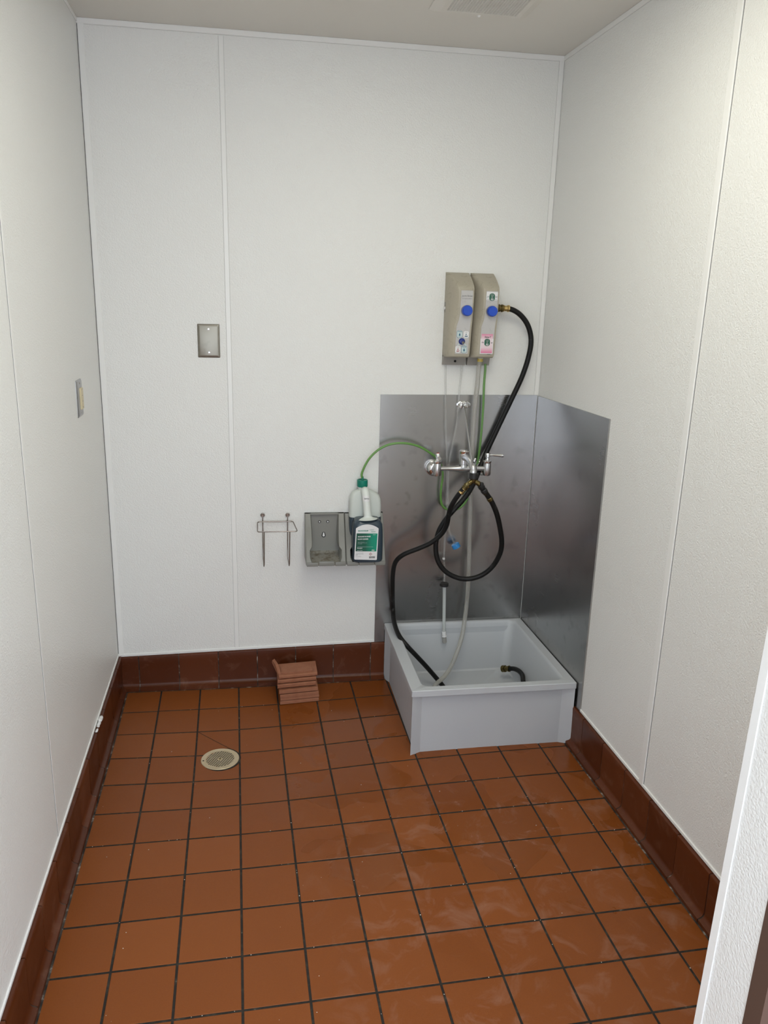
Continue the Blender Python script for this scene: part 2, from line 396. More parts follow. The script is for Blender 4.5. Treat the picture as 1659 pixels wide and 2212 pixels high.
# vinyl mouldings on the panels
def strip(name, a, b, u, v, wd, th, gap=None, m=M_trim, gm=None):
    """flat bar from a to b; u across the bar, v out of the wall"""
    a, b, u, v = V(a), V(b), V(u).normalized(), V(v).normalized(); bm = BM()
    prof = [(-wd/2, -.0005), (-wd/2, th*.5), (-wd/2+.0012, th), (wd/2-.0012, th), (wd/2, th*.5), (wd/2, -.0005)]
    loft(bm, [[p+u*x+v*y for x, y in prof] for p in (a, b)], cap0=True, cap1=True)
    if gap:
        gw = .0012 if gm else .0007
        for s in gap:
            c = s*(wd/2+.0006); q = [(c-gw, -.0003), (c-gw, .0004), (c+gw, .0004), (c+gw, -.0003)]
            loft(bm, [[p+u*x+v*y for x, y in q] for p in (a, b)], cap0=True, cap1=True, mi=1)
    return struct(name, bm, [m, gm or M_gapl], smooth=False)
X1, Y1 = (1, 0, 0), (0, -1, 0)
strip('trim_3', (.3013, 0, 2.42), (.3073, 0, .160), X1, Y1, .0165, .0022, (-1, 1))
strip('trim_4', (LX(0)+.0125, 0, 2.43), (LX(0)+.0125, 0, .146), X1, Y1, .021, .0030, (-1,), gm=M_gap)
strip('trim_5', (RX(0)-.010, 0, 2.43), (RX(0)-.010, 0, 1.215), X1, Y1, .018, .0030, (-1, 1))
strip('trim_6', (LX(0), 0, H-.009), (RX(0), 0, H-.009), (0, 0, 1), Y1, .018, .0035, (-1,))
def sidepts(F, y, z, o=0): return V((F(y)+o, y, z))
strip('trim_7', sidepts(RX, 0, H-.008), sidepts(RX, -2.2, H-.008), (0, 0, 1), (-1, -.02378, 0), .016, .0035, (-1,))
strip('trim_8', sidepts(LX, 0, H-.006), sidepts(LX, YB, H-.006), (0, 0, 1), (1, .02, 0), .012, .0030, (-1,))
strip('trim_9', sidepts(RX, -1.092, H-.01), sidepts(RX, -1.092, .155), (-.02378, 1, 0), (-1, -.02378, 0), .024, .0045, (-1,), gm=M_gap)
strip('trim_10', sidepts(LX, -1.125, H-.01), sidepts(LX, -1.125, .155), (-.02, 1, 0), (1, .02, 0), .014, .0012, (-1,), gm=M_gap)
strip('trim_11', (LX(0), 0, .150), (.882, 0, .1695), (0, 0, 1), Y1, .011, .0045)
strip('trim_12', sidepts(RX, -.645, .158), sidepts(RX, -2.2, .158), (0, 0, 1), (-1, -.02378, 0), .010, .0040)
strip('trim_13', sidepts(LX, -.0, .153), sidepts(LX, YB, .153), (0, 0, 1), (1, .02, 0), .009, .0035)

# cove base: one mesh for each side, every tile its own piece of it
def cove(name, p0, p1, out, first, pitch, h0, h1, extra=None):
    """first: distance of the first joint from p0"""
    p0, p1, out = V(p0), V(p1), V(out).normalized(); L = (p1-p0).length; d = (p1-p0)/L
    bm = BM(); cl = bm.loops.layers.color.new('tilevar')
    def prof(h, dn=0):
        pr = [(0, h-.002), (.0035, h)]
        for i in range(4): a = math.radians(90-90*i/3); pr.append((.008+.0055*math.cos(a), h-.0055+.0055*math.sin(a)))
        pr += [(.0125, h-.03), (.0110, .028)]
        for i in range(1, 6): a = math.radians(90*i/6); pr.append((.0110+.0155*(1-math.cos(a)), .0125+.0155*(1-math.sin(a))))
        pr += [(.0275, .0105), (.0285, -.030), (0, -.030)]
        return pr
    s = [0]; q = first
    while q < L: s.append(q); q += pitch
    s.append(L)
    for a, b in zip(s[:-1], s[1:]):
        rv = random.random(); e = .0018; w = random.uniform(-.0006, .0006)
        A, B = p0+d*(a+e), p0+d*(b-e)
        up = V((0, 0, 1)); mk = lambda P, t, sc=1: [P+out*(x*sc+w)+up*z for x, z in prof(h0+(h1-h0)*t)]
        n0 = len(bm.faces)
        loft(bm, [mk(A, a/L), mk(B, b/L)], cap0=True, cap1=True)
        bm.faces.ensure_lookup_table()
        for f in bm.faces[n0:]:
            for l in f.loops: l[cl] = (rv, rv, rv, 1)
    up = V((0, 0, 1)); mk = lambda P, h: [P+out*(max(x-.0018, 0))+up*min(z, h-.003) for x, z in prof(h)]
    loft(bm, [mk(p0, h0), mk(p1, h1)], cap0=True, cap1=True, mi=1)
    # dark joint where the toe meets the floor
    A, B = p0+out*.0285, p1+out*.0285; N = 30
    T = [[bm.verts.new((P.x+out.x*k, P.y+out.y*k, dip(P.x, P.y)+.0007)) for P in [A.lerp(B, i/N) for i in range(N+1)]] for k in (-.002, .0045)]
    for i in range(N): bm.faces.new((T[0][i], T[0][i+1], T[1][i+1], T[1][i])).material_index = 1
    return struct(name, bm, [M_cove, M_joint], ang=30)
cove('baseboard_back', (LX(0), 0, 0), (.925, 0, 0), (0, -1, 0), -.0859-LX(0), .1585, .145, .165)
cove('baseboard_left', sidepts(LX, 0, 0), sidepts(LX, YB, 0), (1, .02, 0), .118, .1575, .148, .150)
cove('baseboard_right', sidepts(RX, -.60, 0), sidepts(RX, -2.2, 0), (-1, -.02378, 0), .095, .1575, .152, .152)

# ------------------------------------------------------------------ ceiling things
def troffer(sp, label):
    x, y, z = sp['loc']; a, b = sp['size']
    T = thing('ceiling_light', (x, y, H), label, 'light')
    bm = BM()
    for s in (-1, 1):
        box(bm, (x+s*(a/2+.012)-.013, y-b/2-.025, H-.018), (x+s*(a/2+.012)+.013, y+b/2+.025, H), .002)
        box(bm, (x-a/2, y+s*(b/2+.012)-.013, H-.018), (x+a/2, y+s*(b/2+.012)+.013, H), .002)
    obj('frame', bm, M_white, T)
    bm = BM(); box(bm, (x-a/2, y-b/2, H-.010), (x+a/2, y+b/2, H-.002))
    obj('diffuser', bm, emit('lamp_glow', sp['col'], sp['power']), T, smooth=False)
troffer(LAMP_ROOM, 'white framed fluorescent ceiling light in the wash room ceiling')

T = thing('ceiling_vent', (1.1, -.52, H), 'square white exhaust vent grille on the ceiling', 'vent')
def rotv(p, c, a): x, y = p[0]-c[0], p[1]-c[1]; return (c[0]+x*math.cos(a)-y*math.sin(a), c[1]+x*math.sin(a)+y*math.cos(a), p[2])
vc = (1.0995, -.405); va = .003
bm = BM()
fx0, fx1, fy0, fy1 = .945, 1.256, -.357, -.690
ix0, ix1, iy0, iy1 = .990, 1.210, -.405, -.640
R = lambda x0, x1, y0, y1, z: [(x0, y0, z), (x1, y0, z), (x1, y1, z), (x0, y1, z)]
loft(bm, [R(fx0, fx1, fy0, fy1, H+.001), R(fx0, fx1, fy0, fy1, H-.003), R(fx0+.03, fx1-.03, fy0-.03, fy1+.03, H-.016), R(ix0, ix1, iy0, iy1, H-.017), R(ix0, ix1, iy0, iy1, H-.003)])
obj('frame', bm, M_ceil, T, smooth=False)
bm = BM(); box(bm, (ix0, iy1, H-.004), (ix1, iy0, H-.002)); obj('duct_backing', bm, mat('dark_duct', (.006, .006, .005, 1), .9), T, smooth=False)
bm = BM()
n = 25
for i in range(n+1): x = ix0+(ix1-ix0)*i/n; box(bm, (x-.0011, iy1, H-.0165), (x+.0011, iy0, H-.0130))
n = 30
for i in range(n+1): y = iy0+(iy1-iy0)*i/n; box(bm, (ix0, y-.0010, H-.0160), (ix1, y+.0010, H-.0130))
obj('grille', bm, M_ceil, T, smooth=False)
bm = BM(); lathe(bm, (1.0985, -.383, H-.012), (0, 0, -1), [(0, .006), (.004, .006), (.008, .003)]); obj('screw', bm, M_trim, T)

# ------------------------------------------------------------------ wall plates
def bev_plate(bm, c, u, v, n, w, h, t, b=.007, r=.003):
    c, u, v, n = V(c), V(u), V(v), V(n)
    def ring(ww, hh, rr, o): return [c+u*x+v*z+n*o for x, z in rrect(0, 0, ww, hh, rr)]
    loft(bm, [ring(w, h, r, 0), ring(w, h, r, .0015), ring(w-.003, h-.003, r, t*.6), ring(w-2*b, h-2*b, .001, t)], cap1=True)
T = thing('cover_plate', (.2307, 0, 1.4055), 'blank stainless steel cover plate on the back wall left of the panel seam', 'cover plate')
bm = BM(); bev_plate(bm, (.2307, 0, 1.4055), (1, 0, 0), (0, 0, 1), (0, -1, 0), .0805, .122, .0065, .0085); obj('plate', bm, M_plate, T, ang=20)
for dz in (.0425, -.0425):
    bm = BM(); lathe(bm, (.2307, -.0060, 1.4055+dz), (0, -1, 0), [(0, .0042), (.0013, .0036), (.0018, .0012)], 16); obj('screw', bm, M_chrome, T)
cy = -.4155; cx = LX(cy)
T = thing('wall_switch', (cx, cy, 1.2425), 'steel wall plate with an aged ivory insert on the left wall', 'switch')
u = V((-.02017, 1, 0)).normalized(); nn = V((1, .02017, 0)).normalized()
bm = BM(); bev_plate(bm, (cx, cy, 1.2425), u, (0, 0, 1), nn, .080, .117, .005, .006); obj('plate', bm, steel('switch_plate_steel', (.48, .48, .49, 1), .4, .05), T, ang=20)
bm = BM(); cc = V((cx, cy, 1.2405))+u*.008
loft(bm, [[cc+u*x+V((0, 0, z))+nn*o for x, z in rrect(0, 0, w_, h_, .002)] for w_, h_, o in ((.034, .068, .002), (.034, .068, .0085), (.031, .065, .0100))], cap1=True); ins = obj('insert', bm, M_ivory, T, ang=20)
ins['label'] = 'aged ivory plastic insert'
for dz in (.030, .010, -.008, -.027):
    bm = BM(); q = cc+V((0, 0, dz))+nn*.0096
    prism(bm, [q+u*a+V((0, 0, b)) for a, b in ((-.0028, -.0012), (.0028, -.0012), (.0028, .0012), (-.0028, .0012))], nn*.0008); obj('slot', bm, M_grime, ins)
for dz in (.0475, -.0475):
    bm = BM(); lathe(bm, V((cx, cy, 1.2425+dz))+nn*.0045, nn, [(0, .0034), (.0012, .003), (.0016, .001)], 14); obj('screw', bm, M_wire, T)

# ------------------------------------------------------------------ stainless splash panels
bm = BM(); prism(bm, [(.8815, 0, 1.2127), (1.5203, 0, 1.2160), (1.5203, 0, .02), (.9245, 0, .02), (.9245, 0, .1655), (.8810, 0, .1655)], (0, -.0052, 0))
tag(obj('splash_panel', bm, M_splash, smooth=False, origin=(1.2, 0, .6)), 'wide grey stainless steel splash sheet on the back wall behind the faucet', 'wall panel')
bm = BM(); prism(bm, [(RX(-.0062), -.0062, 1.2134), (RX(-.6448), -.6448, 1.2155), (RX(-.6448), -.6448, .155), (RX(-.6115), -.6115, .155), (RX(-.6115), -.6115, .02), (RX(-.0062), -.0062, .02)], (-.0052, 0, 0))
tag(obj('splash_panel', bm, M_splash, smooth=False, origin=(1.53, -.3, .6)), 'narrow dark stainless steel splash sheet on the right wall beside the sink', 'wall panel')

# ------------------------------------------------------------------ mop sink
T = thing('mop_sink', (1.22, -.31, 0), 'square grey fibreglass mop sink standing on the floor in the corner', 'sink')
def SK(s, t_, z):      # s from the left, t_ from the front, metres
    k = t_/.607; xl = .9245+(.9215-.9245)*k; xr = 1.5335+(1.5205-1.5335)*k
    return V((xl+(xr-xl)*s/.61, -.610+.6035*k, z))
def ring(l, r, f, b, rad, z, n=6):
    w_, h_ = .61-l-r, .607-f-b
    return [SK(x, y, z) for x, y in rrect(l+w_/2, f+h_/2, w_, h_, rad, n)]
bm = BM()
loft(bm, [ring(.006, .006, .006, .004, .003, .2275), ring(0, 0, 0, 0, .003, .2275), ring(0, 0, 0, 0, .004, .2485), ring(.002, .002, .002, .002, .004, .2505),
          ring(.042, .034, .027, .016, .030, .2515), ring(.046, .038, .031, .020, .030, .248), ring(.050, .042, .035, .024, .032, .24),
          ring(.072, .062, .055, .044, .04, .06), ring(.075, .065, .058, .047, .042, .042), ring(.081, .071, .064, .053, .045, .036), ring(.25, .25, .25, .25, .045, .028)], cap1=True)
obj('basin', bm, M_basin, T, ang=34)
bm = BM()
q = .021; k = .042; W_, D_ = .604, .600
o0 = .003
pts = [(o0, o0), (k, q), (W_-k+.003, q), (W_+.003, o0), (W_-q+.003, k), (W_-q+.003, D_-k), (W_+.003, D_), (W_-k+.003, D_-q), (k, D_-q), (o0, D_), (q, D_-k), (q, k)]
loft(bm, [[SK(x, y, z) for x, y in pts] for z in (-.012, .228)], cap0=True)
obj('apron', bm, M_basin, T, smooth=False)

# ------------------------------------------------------------------ floor drain
dc = V((.2545, -.5195, 0)); dz0 = dip(dc.x, dc.y)
T = thing('floor_drain', (dc.x, dc.y, dz0), 'round brass coloured floor drain with a gridded grate', 'drain')
bm = BM(); lathe(bm, (dc.x, dc.y, dz0-.004), (0, 0, 1), [(0, .0730), (.0048, .0730), (.0052, .069), (.0052, .065)], 48); obj('collar', bm, M_grout, T)
bm = BM()
def rg(r, z): return [(dc.x+r*math.cos(2*math.pi*i/64), dc.y+r*math.sin(2*math.pi*i/64), z) for i in range(64)]
z0 = dz0+.0008
loft(bm, [rg(.067, z0-.002), rg(.067, z0+.001), rg(.0655, z0+.0022), rg(.0640, z0+.0018), rg(.0498, z0+.0018), rg(.0498, z0-.003)])
obj('rim', bm, M_drain, T)
bm = BM(); lathe(bm, (dc.x, dc.y, z0-.004), (0, 0, 1), [(0, .051), (.0025, .051)], 40); obj('well', bm, M_black, T)
bm = BM(); an = math.radians(62)
for ax in (0, 1):
    d = V((math.cos(an), math.sin(an), 0)) if ax == 0 else V((-math.sin(an), math.cos(an), 0)); s = V((-d.y, d.x, 0))
    for i in range(-6, 7):
        o = i*.0078; 
        if abs(o) > .049: continue
        L = math.sqrt(.0500**2-o*o); hw = .0009 if ax == 0 else .0011
        c0 = V((dc.x, dc.y, z0-.0015))+s*o
        prism(bm, [c0-d*L-s*hw, c0+d*L-s*hw, c0+d*L+s*hw, c0-d*L+s*hw], (0, 0, .0030-.0003*ax))
lathe(bm, (dc.x, dc.y, z0-.002), (0, 0, 1), [(0, .0085), (.0038, .0085)], 20)
obj('grate', bm, M_drain, T, smooth=False)
bm = BM(); lathe(bm, (dc.x, dc.y, z0+.0015), (0, 0, 1), [(0, .0045), (.0008, .0040)], 16); obj('screw', bm, M_brass, T)
bm = BM(); lathe(bm, (dc.x-.058, dc.y-.006, z0+.0012), (0, 0, 1), [(0, .0032), (.0009, .0032)], 14); obj('screw_hole', bm, M_black, T)

# ------------------------------------------------------------------ stacked tiles
labels = ['lowest tile of the small red tile stack by the back wall', 'second tile up in the small red tile stack', 'third tile up in the small red tile stack',
          'fourth tile up in the stack, just under the dark gap', 'fifth tile up in the red tile stack, above the dark gap', 'sixth tile up in the red tile stack with rounded front edge',
          'wide red cove tile near the top of the stack with a raised left fin', 'broken red tile shard lying on top of the tile stack']
fl = dip(.55, -.15)+.001
spec = [(.478, .634, -.186, .0135, -.006, 0), (.479, .635, -.186, .0135, -.003, 1), (.478, .633, -.187, .0130, 0, 0), (.474, .629, -.188, .0165, .002, 1), (.468, .622, -.182, .0175, .001, 2), (.469, .623, -.181, .0150, 0, 2), (.474, .628, -.176, .0165, 0, 3)]
zc = fl
slope = .064
for i, (xa, xb, yf, th, dx, kd) in enumerate(spec):
    gap = .0048 if i in (3, 4) else (.0022 if i in (1, 5) else .0009)
    bm = BM(); dep = .108
    sk = lambda x: -.0+ (x-xa)*slope*0
    pr = {0: [(0, 0), (0, th-.002), (.002, th), (dep, th), (dep, 0)], 1: [(0, .002), (0, th-.001), (.001, th), (dep, th), (dep, 0), (.004, 0)],
          2: [(.004, 0), (.001, .003), (0, th*.45), (.003, th*.55), (.001, th*.68), (.002, th-.002), (.006, th), (dep, th), (dep, 0)],
          3: [(.005, 0), (0, .005), (0, th-.004), (.005, th-.001), (.012, th), (dep, th-.001), (dep, 0)]}[kd]
    zb = zc+gap/2
    loft(bm, [[V((x, yf+(x-xa)*.10+a, zb+b)) for a, b in pr] for x in (xa, xb)], cap0=True, cap1=True)
    if i == 6:
        prism(bm, [(xa-.003, yf+.02, zb+.006), (xa+.004, yf+.005, zb+.004), (xa-.012, yf+.060, zb+.036), (xa-.024, yf+.108, zb+.034), (xa-.026, yf+.108, zb+.026)], (.009, .0, .006))
    tag(obj('quarry_tile', bm, M_rawtile, smooth=False, origin=((xa+xb)/2, yf+.05, zb)), labels[i], 'tile', 'stacked loose floor tiles')
    zc = zb+th+gap/2
bm = BM(); zt = zc
prism(bm, [(.482, -.158, zt), (.500, -.163, zt), (.555, -.155, zt), (.609, -.150, zt), (.612, -.130, zt), (.585, -.078, zt), (.548, -.078, zt), (.505, -.085, zt), (.486, -.098, zt)], (0, 0, .005))
tag(obj('quarry_tile', bm, M_rawtile, smooth=False, origin=(.55, -.12, zt)), labels[7], 'tile', 'stacked loose floor tiles')

# caulk lump on the left base
bm = BM()
for (y, z, a, b, c) in ((-.500, .1505, .007, .016, .006), (-.515, .1515, .007, .014, .006), (-.537, .1510, .006, .013, .005), (-.550, .1500, .005, .010, .004), (-.580, .1500, .004, .011, .004)):
    r = bmesh.ops.create_icosphere(bm, subdivisions=2, radius=1)
    for v in r['verts']:
        nz = 1+.35*noise.noise(v.co*2+V((y*50, 0, 0))); v.co = V((LX(y)+.010+v.co.x*a*nz, y+v.co.y*b*nz, z+v.co.z*c*nz))
tag(obj('caulk_lump', bm, M_white, origin=(LX(-.54), -.54, .15)), 'lump of white caulk smeared on top of the left base tiles', 'caulk')

# ------------------------------------------------------------------ wire rack
T = thing('wire_rack', (.468, 0, .62), 'small bent wire mop holder screwed to the back wall', 'rack')
r = .0021
bm = BM()
for x, zt_ in ((.4195, .7325), (.5180, .7315)):
    ringp = [V((x+.0068*math.sin(a), -.006, zt_+.0068*math.cos(a))) for a in [math.radians(d) for d in range(180, 541, 20)]]
    pts = ringp+[V((x, -.006, zt_-.02)), V((x, -.006, .60)), V((x, -.007, .5575)), V((x+.0005, -.012, .550)), V((x+.0015, -.075, .5455)), V((x+.002, -.092, .5475)), V((x+.003, -.0955, .56)), V((x+.0045, -.0985, .690))]
    tube(bm, pts, r, 10, raw=True)
obj('wire_leg', bm, M_wire, T, ang=60)
bm = BM()
c = [(.399, -.013, .7065), (.539, -.013, .7065), (.552, -.1005, .691), (.3985, -.1005, .691)]
pts = []
for i in range(4):
    p, a, b = V(c[i]), V(c[i-1]), V(c[(i+1) % 4]); e = .009
    A, B = p+(a-p).normalized()*e, p+(b-p).normalized()*e
    for k in range(5): s = k/4; pts.append(A*(1-s)**2+p*2*s*(1-s)+B*s*s)
pts.append(pts[0])
tube(bm, pts, .0022, 10, raw=True, caps=False); obj('wire_ring', bm, M_wire, T, ang=60)
for x, zt_ in ((.4195, .7325), (.5180, .7315)):
    bm = BM(); lathe(bm, (x, 0, zt_), (0, -1, 0), [(0, .0055), (.0075, .0055), (.010, .0035)], 16); obj('screw', bm, M_wire, T)

# ------------------------------------------------------------------ bottle holders
def holder(x0, label, wd=.158, z0=.5535, z1=.7385):
    T = thing('bottle_holder', (x0+wd/2, 0, z0), label, 'bottle holder', 'grey bottle holders on the back wall')
    bm = BM(); t_ = .0035
    # back plate with a hole pattern built from pieces round it
    box(bm, (x0+.02, -.006, z0), (x0+wd-.02, -.001, z1))
    obj('back_plate', bm, M_holder, T, smooth=False)
    fr = lambda z: .016+.100*min(1, max(0, (z1-z)/(z1-z0)))**.95       # depth of the front edge at a height
    zs = [z1-(z1-z0)*i/14 for i in range(15)]
    ui = lambda z: .021+.004*math.sin((z1-z)/(z1-z0)*math.pi) if z > z0+.055 else (.021-.006 if z > z0+.014 else .021)
    bm = BM()
    for s in (0, 1):
        X = lambda d: x0+d if s == 0 else x0+wd-d
        # closed side: outer skin, flange across the front, inner skin
        rings = []
        for z in zs:
            bow = .012*math.sin(math.pi*min(1, max(0, (z1-z)/(z1-z0)-.10)/.62)) if (z1-z)/(z1-z0) < .72 else 0
            rings.append([V((X(0), 0, z)), V((X(0), -fr(z)+.003, z)), V((X(.003), -fr(z), z)), V((X(ui(z)), -fr(z)+bow*.4, z)), V((X(ui(z)+.003), -fr(z)+.004+bow, z)), V((X(ui(z)+.004), -.006, z))])
        loft(bm, rings, cap0=True, cap1=True)
    box(bm, (x0, -.017, z1-.006), (x0+wd, 0, z1), .001)
    obj('side_frame', bm, M_holder, T, ang=40)
    bm = BM(); loft(bm, [[V((x, -fr(z0)+.001, z0-.002)), V((x, -fr(z0)+.001, z0+.007)), V((x, -.018, z0+.019)), V((x, -.004, z0+.027)), V((x, -.004, z0-.002))] for x in (x0+.002, x0+wd-.002)], cap0=True, cap1=True)
    obj('tray', bm, M_grime, T, smooth=False)
    bm = BM()
    box(bm, (x0+.002, -fr(z0)-.002, z0-.004), (x0+.046, -fr(z0)+.004, z0+.012), .001)
    box(bm, (x0+wd-.043, -fr(z0)-.002, z0-.004), (x0+wd-.002, -fr(z0)+.004, z0+.012), .001)
    box(bm, (x0+.050, -fr(z0)-.003, z0-.003), (x0+wd-.047, -fr(z0)+.005, z0+.016), .002)
    obj('front_lip', bm, M_holder, T, ang=30)
    return T
hT = holder(.5855, 'empty grey plastic bottle holder between the wire rack and the bottle')
for dx, dz in ((.060, .1475), (.0935, .1475)):
    bm = BM(); lathe(bm, (.5855+dx, -.0058, .5535+dz), (0, -1, 0), [(0, .0062), (.0012, .0055), (.0012, .0035)], 18); obj('hole_rim', bm, M_rubber, hT)
    bm = BM(); lathe(bm, (.5855+dx, -.0066, .5535+dz), (0, -1, 0), [(0, .0033), (.0012, .0028)], 14); obj('screw', bm, M_white, hT)
bm = BM(); prism(bm, [(.5855+.077+a, -.0062, .5535+.094+b) for a, b in [(.0085*math.cos(q), -.004+.0085*math.sin(q)) for q in [math.radians(v) for v in range(150, 391, 20)]]+[(.0045, .010), (-.0045, .010)]], (0, -.0006, 0)); obj('keyhole', bm, M_rubber, hT)
bm = BM(); prism(bm, [(.5855+.077+a, -.0070, .5535+.094+b) for a, b in [(.0045*math.cos(q), -.004+.0045*math.sin(q)) for q in [math.radians(v) for v in range(150, 391, 20)]]+[(.0018, .008), (-.0018, .008)]], (0, -.0006, 0)); obj('keyhole_slot', bm, M_white, hT)
h2 = holder(.7455, 'grey plastic bottle holder cradling the dark cleaner bottle', .156, .5525, .7375)

# ------------------------------------------------------------------ cleaner bottle
bx = .8290; T = thing('cleaner_bottle', (bx, -.07, .5560), 'floor cleaner bottle, dark liquid inside, green cap and green white label', 'bottle')
def outline(side, top):
    pass
def slab(bm, rows, y0, y1, rad):
    """rows: (z, half width, centre x); rounded box swept upward between the depths y0 and y1"""
    rings = []
    for z, hw, cx_, ya, yb in rows:
        rings.append([(x, y, z) for x, y in rrect(cx_, (ya+yb)/2, hw*2, abs(yb-ya), min(rad, hw*.9, abs(yb-ya)*.45), 5)])
    loft(bm, rings, cap0=True, cap1=True)
ZL = .7300
bm = BM()   # dark filled part, front chamber
slab(bm, [(.5620, .050, bx, -.060, -.118), (.5640, .057, bx, -.050, -.124), (.572, .0605, bx, -.030, -.127), (.64, .0605, bx, -.030, -.127), (.690, .0595, bx-.0005, -.030, -.126),
          (.716, .0575, bx-.001, -.030, -.124), (.729, .051, bx-.001, -.032, -.119), (.7345, .042, bx-.001, -.035, -.112), (.7365, .030, bx-.001, -.040, -.105)], 0, 0, .022)
slab(bm, [(.5760, .058, bx-.002, -.008, -.05), (.60, .0625, bx-.003, -.007, -.06), (.70, .0640, bx-.004, -.007, -.06), (ZL, .0640, bx-.004, -.007, -.06)], 0, 0, .014)
lq = obj('filled_body', bm, M_liquid, T, ang=50); lq['label'] = 'lower body filled with dark blue liquid'
bm = BM()
slab(bm, [(ZL+.0005, .0640, bx-.004, -.007, -.058), (.775, .0640, bx-.004, -.007, -.058), (.800, .0625, bx-.0045, -.008, -.057), (.817, .0575, bx-.006, -.010, -.055), (.829, .047, bx-.010, -.013, -.052), (.836, .034, bx-.013, -.016, -.050), (.840, .020, bx-.014, -.018, -.048)], 0, 0, .018)
lathe(bm, (bx-.0165, -.033, .835), (0, 0, 1), [(0, .0165), (.018, .0165)], 24)
up = obj('upper_body', bm, M_milk, T, ang=50); up['label'] = 'milky empty upper body'
bm = BM()
pth = [V((bx-.001, -.100, .7355)), V((bx-.002, -.0985, .750)), V((bx-.004, -.096, .775)), V((bx-.007, -.093, .805)), V((bx-.009, -.088, .828)), V((bx-.010, -.076, .842)), V((bx-.010, -.060, .842)), V((bx-.010, -.045, .832))]
def rfh(s): return .015+.024*max(0, 1-s/.13)**2
tube(bm, pth, .016, 20, rf=rfh); obj('handle', bm, M_milkw, T, ang=60)
bm = BM(); lathe(bm, (bx-.0165, -.033, .8520), (0, 0, 1), [(0, .0205), (.003, .0215), (.026, .0215), (.0275, .0200), (.0275, .0170), (.0255, .0165), (.0255, .0048), (.040, .0044)], 36); obj('cap', bm, M_capg, T, ang=30)
# label
def PL(px, py): p = at(px, py, .1278); return p
LB = [(765, 1207), (766.5, 1208.6), (812, 1209.6), (813.9, 1208.5), (817.9, 1143)]
arch = []
for i in range(13):
    s = i/12; px = 817.9-(817.9-769)*s; py = 1141.5-8.8*math.sin(math.pi*s)**.8
    arch.append((px, py))
bm = BM(); prism(bm, [PL(*p) for p in LB[:4]+arch], (0, -.0008, 0)); lab = obj('label', bm, M_white, T, smooth=False); lab['label'] = 'white arched label with a green panel'
def flat(name, pts, m, par, off): bm = BM(); prism(bm, [V((p.x, -off, p.z)) for p in pts], (0, -.0003, 0)); return obj(name, bm, m, par, smooth=False)
flat('green_panel', [PL(768, 1190.7), PL(812.8, 1191), PL(815.6, 1152.3), PL(770.4, 1152)], M_lgreen, lab, .1287)
def LT(s, px, py, size, m, align='LEFT', bold=.0, xs=1, shear=0): 
    p = at(px, py, .1278); return text('label_lettering', s, size, (p.x, -.1293, p.z), m, lab, align, shear, bold, xs)
LT('MONOGRAM', 773.5, 1146.8, .0068, M_gtext, bold=.0002, xs=.98)
LT('CLEAN', 798.5, 1144.6, .0052, M_gtext, xs=1.05); LT('FORCE', 801.5, 1148.6, .0052, M_gtext, xs=1.05, bold=.0001)
LT('READY', 805.5, 1155, .0036, M_wtext)
LT('ALKALINE NO-RINSE', 772.8, 1159.3, .0068, M_wtext, bold=.0002, xs=.80)
LT('FLOOR CLEANER', 772.5, 1164.7, .0068, M_wtext, bold=.0002, xs=.80)
for i, (s, q) in enumerate((('Cleans and removes soil', 1171), ('Ultra concentrated formula surface', 1172.8), ('Non-slip cleaner', 1174.7))): LT(s, 772.8, q, .0026, M_palet, xs=1.0)
flat('green_rule', [PL(772, 1181.4), PL(806, 1181.4), PL(806, 1181.1), PL(772, 1181.1)], M_palet, lab, .1291)
LT('Monogram', 771.5, 1184, .0055, M_wtext, bold=.00015, xs=.85); LT('128 fl oz (3.8 L)', 771.2, 1189, .0042, M_wtext, xs=.8)
LT('F23', 802.8, 1188.7, .0068, M_wtext, bold=.0002, xs=1.05, shear=.15)
LT('Keep out of reach of children', 768.6, 1193.6, .0026, M_print, xs=.95); LT('CAUTION: Read precautions', 768.6, 1196.3, .0030, M_print, bold=.0001, xs=.85); LT('Danger', 768.3, 1198.6, .0030, M_print, bold=.0001, xs=.9)
for q in (1201, 1202.6, 1206): LT('Net contents and directions', 768, q, .0022, M_print, xs=.9 if q < 1205 else .5)
c = at(800.4, 1196.8, .1278)
flat('hazard_diamond', [V((c.x+a, 0, c.z+b)) for a, b in ((-.0066, 0), (0, -.0066), (.0066, 0), (0, .0066))], M_red, lab, .1288)
flat('hazard_diamond_face', [V((c.x+a, 0, c.z+b)) for a, b in ((-.0048, 0), (0, -.0048), (.0048, 0), (0, .0048))], M_white, lab, .1292)
flat('hazard_mark', [V((c.x+a, 0, c.z+b)) for a, b in ((-.0022, -.001), (.0022, -.001), (.001, .002), (-.001, .0022))], M_print, lab, .1296)
bm = BM(); a = at(797, 1206, .1278); xx = a.x
random.seed(3)
while xx < a.x+.0235:
    w_ = random.choice((.0005, .0008, .0012)); box(bm, (xx, -.1290, a.z), (xx+w_, -.1286, a.z+.0085)); xx += w_+random.choice((.0004, .0007))
obj('barcode', bm, M_print, lab, smooth=False)
random.seed(11)
# sticker round the handle
bm = BM()
def arcp(zc_, cx_, cy_, rr_): return [V((cx_+rr_*math.sin(a), cy_-rr_*math.cos(a), zc_)) for a in [math.radians(v) for v in range(-62, 63, 12)]]
loft(bm, [arcp(.8085, bx-.0075, -.0925, .0154), arcp(.8195, bx-.0082, -.0913, .0154), arcp(.8305, bx-.0090, -.0880, .0154)], closed=False); stk = obj('sticker', bm, M_white, T); stk['label'] = 'white sticker round the handle'
text('sticker_lettering', 'Service', .0078, (bx-.0080, -.1072, .8200), M_print, stk, shear=-.3, bold=.0002, xs=.85)

